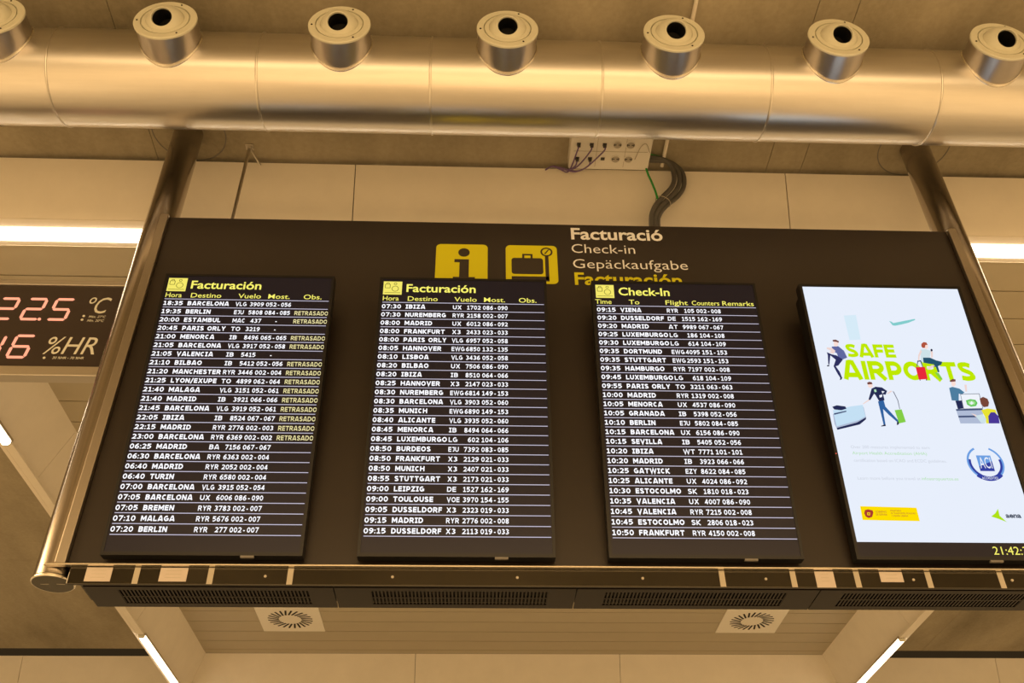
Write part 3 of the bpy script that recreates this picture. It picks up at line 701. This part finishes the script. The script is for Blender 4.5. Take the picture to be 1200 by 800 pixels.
AD=[('teal',[(0.3505,0.1849),(0.3594,0.1887),(0.3661,0.1953),(0.4005,0.187),(0.4628,0.1722),(0.463,0.178),(0.4319,0.1922),(0.4012,0.2015),(0.3711,0.2088),(0.3601,0.2071)]),('ice',[(0.1634,0.161),(0.2156,0.1571),(0.2102,0.2805),(0.163,0.2841)]),('navyjacket',[(0.0819,0.3173),(0.1101,0.3144),(0.1295,0.3371),(0.1361,0.3698),(0.1159,0.3787),(0.0987,0.3728),(0.0978,0.35),(0.0817,0.3379)]),('skin',[(0.061,0.3214),(0.0818,0.3236),(0.0939,0.3377),(0.0826,0.3521),(0.0658,0.3462),(0.0764,0.338),(0.0596,0.3289)]),('face',[(0.0942,0.2921),(0.1138,0.2955),(0.1113,0.3081),(0.1016,0.317),(0.093,0.3147)]),('brown',[(0.0919,0.2846),(0.1057,0.2824),(0.1174,0.2904),(0.1144,0.298),(0.1061,0.2938),(0.0921,0.2921)]),('navy',[(0.0566,0.3445),(0.0747,0.3547),(0.0934,0.3594),(0.1138,0.3763),(0.1156,0.3805),(0.0917,0.4084),(0.0806,0.4116),(0.092,0.4387),(0.0961,0.4657),(0.0892,0.4688),(0.0804,0.4449),(0.0717,0.4118),(0.0865,0.381),(0.0685,0.3598),(0.0561,0.4029),(0.0509,0.4078),(0.0579,0.3599)]),('dark',[(0.0457,0.4079),(0.0564,0.4065),(0.0532,0.4127),(0.0448,0.4128)]),('dark',[(0.0879,0.4676),(0.0975,0.4639),(0.0924,0.4735),(0.0845,0.4772)]),('red',[(0.4089,0.4108),(0.4473,0.409),(0.4446,0.4665),(0.4071,0.4701)]),('dark',[(0.4103,0.47),(0.4145,0.47),(0.4141,0.4736),(0.4099,0.4736)]),('dark',[(0.4369,0.4679),(0.4411,0.4678),(0.4403,0.4732),(0.4361,0.4733)]),('slate',[(0.424,0.3787),(0.4392,0.3773),(0.4398,0.4091),(0.4364,0.4104),(0.4345,0.3835),(0.4257,0.3849),(0.4155,0.4095),(0.4122,0.4102)]),('shirt',[(0.4491,0.3257),(0.471,0.3234),(0.4904,0.3312),(0.48,0.3624),(0.4522,0.3672),(0.4454,0.3907),(0.4378,0.3785)]),('skin',[(0.4332,0.3539),(0.4495,0.3263),(0.4527,0.335),(0.437,0.36),(0.4325,0.3786),(0.4258,0.3799)]),('skin',[(0.4904,0.3312),(0.4984,0.3355),(0.4917,0.3623),(0.4842,0.3667)]),('face',[(0.4738,0.297),(0.4859,0.3),(0.4841,0.3157),(0.4748,0.3234),(0.4683,0.3191)]),('auburn',[(0.4598,0.2973),(0.4716,0.2883),(0.4829,0.2906),(0.4854,0.3019),(0.4754,0.3033),(0.4699,0.3172),(0.4602,0.3174),(0.4567,0.3099)]),('pants',[(0.4502,0.3648),(0.4795,0.3643),(0.5027,0.3775),(0.5251,0.3833),(0.5189,0.3969),(0.5021,0.4051),(0.5017,0.4313),(0.4943,0.4356),(0.4923,0.4083),(0.4761,0.4098),(0.4897,0.3974),(0.4669,0.3934),(0.4468,0.3894)]),('skin',[(0.4521,0.415),(0.4782,0.4012),(0.4909,0.4035),(0.4598,0.4222)]),('leaf',[(0.4805,0.434),(0.497,0.4374),(0.5061,0.4674),(0.4953,0.4688)]),('dark',[(0.4907,0.3256),(0.4968,0.3205),(0.5006,0.3267),(0.4955,0.3343),(0.4905,0.3331)]),('cloud',[(0.0263,0.6326),(0.1554,0.5982),(0.1552,0.6463),(0.1299,0.6653),(0.0306,0.7003),(0.0246,0.6768)]),('paleblue',[(0.0296,0.6154),(0.1058,0.5971),(0.1534,0.5895),(0.1539,0.6412),(0.1237,0.6586),(0.0309,0.6869)]),('ink',[(0.0296,0.6936),(0.114,0.6689),(0.1442,0.6516),(0.1555,0.6446),(0.1535,0.654),(0.1236,0.6773),(0.0303,0.702)]),('ink',[(0.0303,0.5998),(0.0493,0.5927),(0.0828,0.5974),(0.0853,0.6077),(0.064,0.6149),(0.0356,0.6118)]),('slate',[(0.0308,0.6291),(0.0828,0.6164),(0.0825,0.6216),(0.031,0.6359)]),('ink',[(0.2052,0.5147),(0.2227,0.5056),(0.2481,0.5082),(0.2662,0.5244),(0.256,0.5422),(0.2461,0.5406),(0.2464,0.5669),(0.2235,0.5731),(0.2144,0.544),(0.2105,0.5382),(0.1887,0.5677),(0.1821,0.5649)]),('white',[(0.2434,0.5248),(0.2553,0.527),(0.2444,0.5365)]),('white',[(0.2296,0.5449),(0.243,0.5407),(0.2393,0.5524),(0.2294,0.5555)]),('mint',[(0.2136,0.5193),(0.2222,0.5174),(0.2228,0.5292),(0.2141,0.5311)]),('skin',[(0.1821,0.5649),(0.1877,0.5677),(0.1565,0.5867),(0.1557,0.5833)]),('skin',[(0.2625,0.5363),(0.2811,0.5225),(0.2867,0.5253),(0.2672,0.5386)]),('face',[(0.1937,0.4959),(0.2127,0.492),(0.2123,0.5057),(0.2007,0.5118),(0.1935,0.5066)]),('brown',[(0.1922,0.4882),(0.2017,0.4827),(0.2127,0.4849),(0.2139,0.4938),(0.1937,0.4959)]),('jeans',[(0.2183,0.5731),(0.2425,0.5681),(0.243,0.596),(0.2587,0.6217),(0.2827,0.6613),(0.2752,0.6653),(0.2484,0.6332),(0.2312,0.6077),(0.2286,0.6306),(0.2255,0.6789),(0.2175,0.6807),(0.2182,0.6251)]),('dark',[(0.2071,0.682),(0.2254,0.675),(0.2256,0.6829),(0.2064,0.6854)]),('dark',[(0.2731,0.6653),(0.2846,0.6595),(0.2779,0.6755),(0.27,0.6789)]),('leaf',[(0.2763,0.6117),(0.3053,0.6078),(0.309,0.6638),(0.2805,0.6709)]),('grey',[(0.287,0.5242),(0.2928,0.5282),(0.3011,0.5662),(0.2994,0.6068),(0.2968,0.6068),(0.2977,0.5674),(0.2895,0.5312)]),('steel',[(0.5219,0.5072),(0.5364,0.5016),(0.563,0.5096),(0.5791,0.5271),(0.5663,0.5361),(0.5541,0.5334),(0.5454,0.5657),(0.5174,0.5644)]),('face',[(0.5376,0.4772),(0.5557,0.4739),(0.5531,0.4919),(0.542,0.5004),(0.5346,0.4945)]),('brown',[(0.5316,0.4743),(0.5462,0.4644),(0.5587,0.4667),(0.5562,0.4763),(0.5345,0.479)]),('skin',[(0.5877,0.4914),(0.5975,0.49),(0.5912,0.521),(0.5839,0.5247)]),('ink',[(0.5314,0.5659),(0.5589,0.5638),(0.5568,0.6005),(0.5317,0.6037)]),('grey',[(0.5595,0.5345),(0.6384,0.531),(0.6348,0.5994),(0.5544,0.6034)]),('white',[(0.5614,0.5368),(0.6355,0.534),(0.6322,0.5977),(0.5571,0.601)]),('green',[(0.5744,0.5636),(0.5942,0.5575),(0.614,0.5607),(0.619,0.5747),(0.6089,0.5888),(0.5872,0.5925),(0.5744,0.5828)]),('mintlight',[(0.5818,0.567),(0.6004,0.5632),(0.6118,0.5707),(0.6065,0.5824),(0.5866,0.5856),(0.5801,0.5769)]),('white',[(0.5939,0.568),(0.5991,0.5679),(0.5978,0.5726),(0.603,0.5726),(0.6014,0.5784),(0.5962,0.5785),(0.595,0.5831),(0.5898,0.5832),(0.5911,0.5785),(0.5864,0.5786),(0.588,0.5728),(0.5927,0.5727)]),('slate',[(0.5235,0.6038),(0.6315,0.6),(0.6316,0.607),(0.523,0.6113)]),('cloud',[(0.5236,0.6113),(0.6296,0.607),(0.6205,0.6667),(0.5249,0.6679)]),('slate',[(0.5248,0.6337),(0.597,0.6316),(0.5959,0.6396),(0.5247,0.6417)]),('umber',[(0.6328,0.5546),(0.6492,0.5462),(0.6648,0.5553),(0.666,0.5729),(0.6574,0.5904),(0.6385,0.5936),(0.6312,0.5792)]),('yellow',[(0.6244,0.6071),(0.6524,0.5992),(0.6828,0.6046),(0.682,0.6659),(0.6282,0.6666),(0.6314,0.6369)]),('violet',[(0.6451,0.6338),(0.6603,0.6164),(0.6758,0.6162),(0.6863,0.6333),(0.682,0.6659),(0.6384,0.6664)]),('skin',[(0.5793,0.6215),(0.5978,0.6287),(0.6083,0.6372),(0.5951,0.6385)]),('shirt',[(0.5942,0.6328),(0.6244,0.6255),(0.6333,0.6483),(0.6231,0.6666),(0.6083,0.6645)]),('gold',[(0.0538,1.0197),(0.2638,1.024),(0.2639,1.0769),(0.0517,1.0741)]),('crest',[(0.0686,1.0348),(0.0807,1.0316),(0.097,1.036),(0.0979,1.0451),(0.09,1.0618),(0.0761,1.0664),(0.066,1.0605),(0.0631,1.0469)]),('gold',[(0.0752,1.0438),(0.0864,1.0452),(0.0827,1.0558),(0.073,1.0544)]),('crest',[(0.0775,1.0468),(0.083,1.0475),(0.0812,1.0528),(0.0763,1.0521)]),('lime',[(0.5709,1.0252),(0.5693,1.0534),(0.5894,1.0781),(0.5614,1.0655),(0.5365,1.0566),(0.5564,1.0428)])]
MOTIFS = [('aeroplane_drawing', 0, 1), ('tower_drawing', 1, 2), ('seated_traveller_drawing', 2, 9), ('suitcase_traveller_drawing', 9, 22), ('baggage_belt_drawing', 22, 27),
          ('walking_traveller_drawing', 27, 40), ('check_in_desk_drawing', 40, 58), ('ministry_emblem', 58, 62), ('triangular_mark', 62, 63)]
y_art = .0014
for nm, i0, i1 in MOTIFS:
    k = Ink(nm); k.y = y_art
    for c, pts in AD[i0:i1]: k.poly(c, pts)
    k.done()
k = Ink('body_text')
k.text('text', 'Over 200 measures implemented to earn', .0685, .781, .0125, .307)
k.text('textgreen', 'Airport Health Accreditation (AHA)', .069, .807, .0125, .289)
k.text('text', 'certification based on ICAO and ECDC guidelines.', .069, .838, .0125, .358)
k.text('text', 'Learn more before you travel at', .068, .912, .0125, .240)
k.text('textgreen', 'infoaeropuertos.es', .313, .912, .0125, .140); k.done()
k = Ink('ministry_text'); k.y = .0010
k.text('crest', 'GOBIERNO', .106, 1.045, .0075, .042); k.text('crest', 'DE ESPAÑA', .106, 1.056, .0075, .042)
k.text('crest', 'MINISTERIO', .163, 1.040, .0062, .040); k.text('crest', 'DE TRANSPORTES, MOVILIDAD', .163, 1.050, .0062, .092); k.text('crest', 'Y AGENDA URBANA', .163, 1.060, .0062, .062); k.done()
k = Ink('accreditation_seal')
cx, cz = .577, .838
def arc(c, r0, r1, a0, a1, n=30):
    for i in range(n):
        a, b = radians(a0+(a1-a0)*i/n), radians(a0+(a1-a0)*(i+1)/n)
        k.mb.flat([(U(cx+r0*sin(a)), V(cz-r0*cos(a))), (U(cx+r1*sin(a)), V(cz-r1*cos(a))), (U(cx+r1*sin(b)), V(cz-r1*cos(b))), (U(cx+r0*sin(b)), V(cz-r0*cos(b)))], k.y, k.mi(c))
arc('seallight', .063, .071, 25, 140); arc('seallight', .063, .071, 200, 335); k.y -= .00002
arc('sealdark', .055, .064, 75, 140); arc('sealdark', .055, .064, 210, 285); k.y -= .00002
arc('sealdark', .056, .075, 135, 222)
k.poly('seallight', [(.548, .806), (.604, .806), (.604, .835), (.548, .852)]); k.poly('sealdark', [(.548, .852), (.604, .830), (.604, .872), (.548, .872)])
k.text('white', 'ACI', .553, .860, .046, .046, .0)
k.text('white', 'ACCREDITED', .546, .906, .010, .062); k.done()
k = Ink('operator_logo'); k.text('aena', 'aena', .592, 1.0605, .0185, .058, .035); k.done()
mb = MB(); write(mb, '21:42:35', U(.506), V(1.2035), .030, .0014, width=.150, bold=.0); mb.build('clock_text', TXT_YELLOW, d)
mb = MB(); mb.lathe([(.0022, 0), (.0022, -.001), (.0001, -.001)], (-.345, 0, .42), 'y', 10); mb.build('status_light', glow('red_status', (1, .12, .08), 1.0), t)

# ================================================================== the red number sign
sg = thing('number_sign', 'black sign with glowing red digits for temperature and humidity, left of the board', 'sign', (-2.14, 3.40, Z(2.483)))
sx0, sx1, sz1 = -.52, .508, .487                 # local extents of the face
mb = MB(); mb.box(sx0, sx1, .004, .030, .02, sz1); fc = mb.build('face', LED_FACE, sg)
mb = MB(); mb.box(sx0-.012, sx1+.010, -.006, .05, sz1, sz1+.030); mb.box(sx0-.012, sx1+.010, -.006, .05, -.026, .022)
mb.box(sx0-.012, sx0, -.006, .05, .022, sz1); mb.box(sx1, sx1+.010, -.006, .05, .022, sz1); mb.box(sx0, sx1, .031, .048, .022, sz1)
mb.build('frame', ALU, sg, bevel=.003)
mb = MB()                                        # holds the sign to the back of the pole
for z in (.10, .40): mb.box(.35, .69, .0505, .062, z-.02, z+.02); mb.box(.61, .69, -.058, .0505, z-.02, z+.02)
mb.build('bracket', ALU, sg)
SEG = {'2': 'abged', '5': 'afgcd', '4': 'fgbc', '6': 'afgedc'}
def digit(ch, x, z, w, h):
    mb = MB(); th = .0125; sl = .11
    S_ = lambda px, pz: (x + px + pz*sl, z + pz)
    q = .003
    H = lambda zc, : [(q+.002, zc), (q+.002+th/2, zc+th/2), (w-q-.002-th/2, zc+th/2), (w-q-.002, zc), (w-q-.002-th/2, zc-th/2), (q+.002+th/2, zc-th/2)]
    Vv = lambda xc, z0, z1: [(xc, z0), (xc+th/2, z0+th/2), (xc+th/2, z1-th/2), (xc, z1), (xc-th/2, z1-th/2), (xc-th/2, z0+th/2)]
    e = th/2
    segs = {'a': H(h-e), 'g': H(h/2), 'd': H(e), 'b': Vv(w-e+.001, h/2+q, h-q-e), 'c': Vv(w-e+.001, q+e, h/2-q), 'f': Vv(e-.001, h/2+q, h-q-e), 'e': Vv(e-.001, q+e, h/2-q)}
    for s_ in SEG[ch]: mb.prism_y(.0015, .0042, [S_(*p) for p in segs[s_]])
    return mb
for ch, x, z in (('2', -2.180, 2.766), ('2', -2.057, 2.766), ('5', -1.936, 2.766), ('4', -2.174, 2.552), ('6', -2.051, 2.552)):
    digit(ch, x+2.14, z-2.483, .086, .131).build('digit', LED_RED, sg)
mb = MB(); mb.prism_y(.0015, .0042, disc(-1.966+2.14, 2.773-2.483, .0075)); mb.build('decimal_point', LED_RED, sg)
mb = MB(); Y_ = .003
write(mb, 'ºC', -1.772+2.14, 2.812-2.483, .093, Y_, width=.098, shear=.25)
write(mb, '%HR', -1.897+2.14, 2.579-2.483, .094, Y_, width=.222, shear=.22)
write(mb, 'Máx. 27ºC', -1.752+2.14, 2.786-2.483, .0125, Y_, width=.075, shear=.2, bold=.01); write(mb, 'Mín. 20ºC', -1.754+2.14, 2.763-2.483, .0125, Y_, width=.075, shear=.2, bold=.01)
write(mb, '30 %HR - 70 %HR', -1.848+2.14, 2.552-2.483, .0125, Y_, width=.134, shear=.2, bold=.01)
mb.build('printed_text', LED_PRINT, fc)
mb = MB()
for x, z in ((-1.775, 2.795), (-1.777, 2.773), (-1.883, 2.557)): mb.lathe([(.006, .004), (.006, .002), (.0001, .0015)], (x+2.14, 0, z-2.483), 'y', 14)
mb.build('indicator_lights', LED_PRINT, fc)

# ================================================================== socket box on the ceiling
bx = thing('socket_box', 'white box of power and data sockets fixed to the concrete above the board', 'socket box', (.665, 3.27, Z(3.9)))
mb = MB(); mb.box(-.208, .208, -.155, .105, -.088, 0); mb.build('housing', WHITE_BOX, bx, bevel=.005)
zf = -.0885
mb = MB()
for x in (-.072+.0, .075): mb.box(x-.001, x+.001, -.12, .085, zf-.001, zf+.001)
mb.box(-.19, .19, -.018, -.016, zf-.001, zf+.001)
mb.build('module_joints', PALE_GREY, bx)
for x in (.045-.015, .105-.008):
    for y in (-.062, .032):
        mb = MB(); mb.lathe([(.026, 0), (.026, -.003), (.0215, -.003), (.0205, .0)], (x, y, zf-.0005), 'z', 28); so = mb.build('power_socket', WHITE_BOX, bx)
        mb = MB(); mb.lathe([(.0212, 0), (.0001, 0)], (x, y, zf-.0007), 'z', 28); mb.build('well', WELL, so)
        mb = MB()
        for q in (-1, 1): mb.lathe([(.004, 0), (.0001, 0)], (x+q*.009, y, zf-.0012), 'z', 10)
        mb.box(x-.0185, x-.0135, y-.006, y+.006, zf-.0025, zf-.001); mb.box(x+.0135, x+.0185, y-.006, y+.006, zf-.0025, zf-.001)
        mb.build('contacts', SOCKET, so)
ports = []
for i, x in enumerate((-.168, -.102, -.036)):
    for j, y in enumerate((-.062, .032)):
        mb = MB(); mb.box(x-.010, x+.010, y-.009, y+.009, zf-.0015, zf+.001)
        mb.build('data_port', SOCKET, bx); ports.append((x, y))
mb = MB(); mb.tube(smooth_curve([(.130, .03, zf-.003), (.150, -.055, zf-.004), (.175, -.075, zf-.006), (.200, -.02, zf-.004)], 8), .0018, 6); mb.build('loose_wire', PALE_GREY, bx)
W = lambda x, y, z: (x+.665, y+3.27, Z(3.9)+z)
ends = [(.352, 3.46, 3.86), (.340, 3.47, 3.85), (.360, 3.465, 3.84), (.345, 3.47, 3.86), (.350, 3.46, 3.85)]
names = ['purple data cable from the upper left port of the socket box', 'purple data cable from the lower left port of the socket box', 'purple data cable from the upper middle port of the socket box',
         'purple data cable from the lower middle port of the socket box', 'thin purple data cable from the upper right port of the socket box']
for (px, py), e, nm in zip(ports[:5], ends, names):
    mb = MB(); p0 = Vector(W(px, py, zf-.012)); sag = .015 + .004*ports.index((px, py)); yb = 3.40 - .012*(ports.index((px, py)) % 3)
    mb.tube(smooth_curve([p0, p0+Vector((-.008, .028, -.014)), (.665-.205+(px+.168)*.45, yb-.020, Z(3.9)+zf-.004-sag*.45), (.665-.250, 3.388-.003*ports.index((px, py)), Z(3.9)-.078), (.665-.290, 3.392, Z(3.9)-.052), (.665-.335, 3.45, Z(3.9)-.030)], 10), .0038, 8)
    o = mb.build('data_cable', PURPLE); tag(o, nm, 'cable', 'purple cables at the socket box')
    mb = MB(); mb.box(p0.x-.008, p0.x+.008, p0.y-.007, p0.y+.007, p0.z-.006, p0.z+.010); mb.build('plug', SOCKET, o)

# grey power cables looping down behind the board
paths = [([(.875, 3.33, 3.865), (.955, 3.35, 3.872), (1.000, 3.37, 3.845), (1.010, 3.385, 3.770), (.985, 3.38, 3.690), (.925, 3.38, 3.610), (.880, 3.385, 3.540), (.855, 3.385, 3.430), (.845, 3.39, 3.10)], 'grey power cable on the inside of the loop beside the socket box'),
         ([(.875, 3.34, 3.850), (.975, 3.36, 3.868), (1.030, 3.38, 3.830), (1.038, 3.395, 3.760), (1.008, 3.395, 3.680), (.945, 3.395, 3.600), (.897, 3.395, 3.530), (.875, 3.395, 3.430), (.865, 3.40, 3.10)], 'grey power cable in the middle of the loop beside the socket box'),
         ([(.875, 3.35, 3.862), (.985, 3.375, 3.885), (1.055, 3.39, 3.830), (1.062, 3.405, 3.745), (1.025, 3.41, 3.665), (.955, 3.41, 3.590), (.910, 3.41, 3.520), (.893, 3.41, 3.430), (.885, 3.41, 3.10)], 'grey power cable on the outside of the loop beside the socket box')]
for pts, nm in paths:
    mb = MB(); mb.tube(smooth_curve([(x, y, Z(z)) for x, y, z in pts], 10), .0125, 12)
    tag(mb.build('power_cable', GREY_CABLE), nm, 'cable', 'grey power cables above the board')
mb = MB()
ring = [(.935+.036*cos(a), 3.395+.034*sin(a), Z(3.600)+.020*cos(a)*-1) for a in [2*pi*k/24 for k in range(25)]]
mb.tube(ring, .0022, 6, caps=False); tag(mb.build('cable_tie', PALE_GREY), 'thin pale tie around the grey cables beside the socket box', 'cable tie')
for pts, nm in (([(.868, 3.30, 3.86), (.90, 3.335, 3.886), (.95, 3.35, 3.888), (.985, 3.36, 3.878)], 'green earth cable running straight from the socket box to the grey loop'),
                ([(.862, 3.36, 3.822), (.872, 3.375, 3.785), (.885, 3.375, 3.725), (.897, 3.372, 3.650), (.903, 3.375, 3.600)], 'green earth cable hanging from the socket box corner down to the tie')):
    mb = MB(); mb.tube(smooth_curve([(x, y, Z(z)) for x, y, z in pts], 10), .0055, 8); tag(mb.build('earth_cable', GREEN), nm, 'cable')

# rod, brace and conduit
t = thing('hanger_rod', 'thin pale rod with a short brace hanging from the concrete near the left pole', 'rod', (-1.197, 3.345, Z(3.9)))
mb = MB(); mb.lathe([(.0085, 0), (.0085, -.62)], (0, 0, 0), 'z', 16); mb.build('rod', ALU, t)
mb = MB(); mb.box(-.02, .02, -.02, .02, -.006, 0); mb.build('fixing_plate', ALU, t)
mb = MB(); mb.tube([(.004, 0, -.012), (.055, .06, -.075)], .006, 8); mb.build('brace', ALU, t)
t = tag((lambda mb: (mb.tube([(.962, y, Z(3.888)) for y in (-2, 0, 1, 2, 2.6, 3.0, 3.41)], .010, 12), mb.build('conduit', PANEL))[1])(MB()), 'thin pale conduit running along the concrete behind the duct to the grey cables', 'pipe')
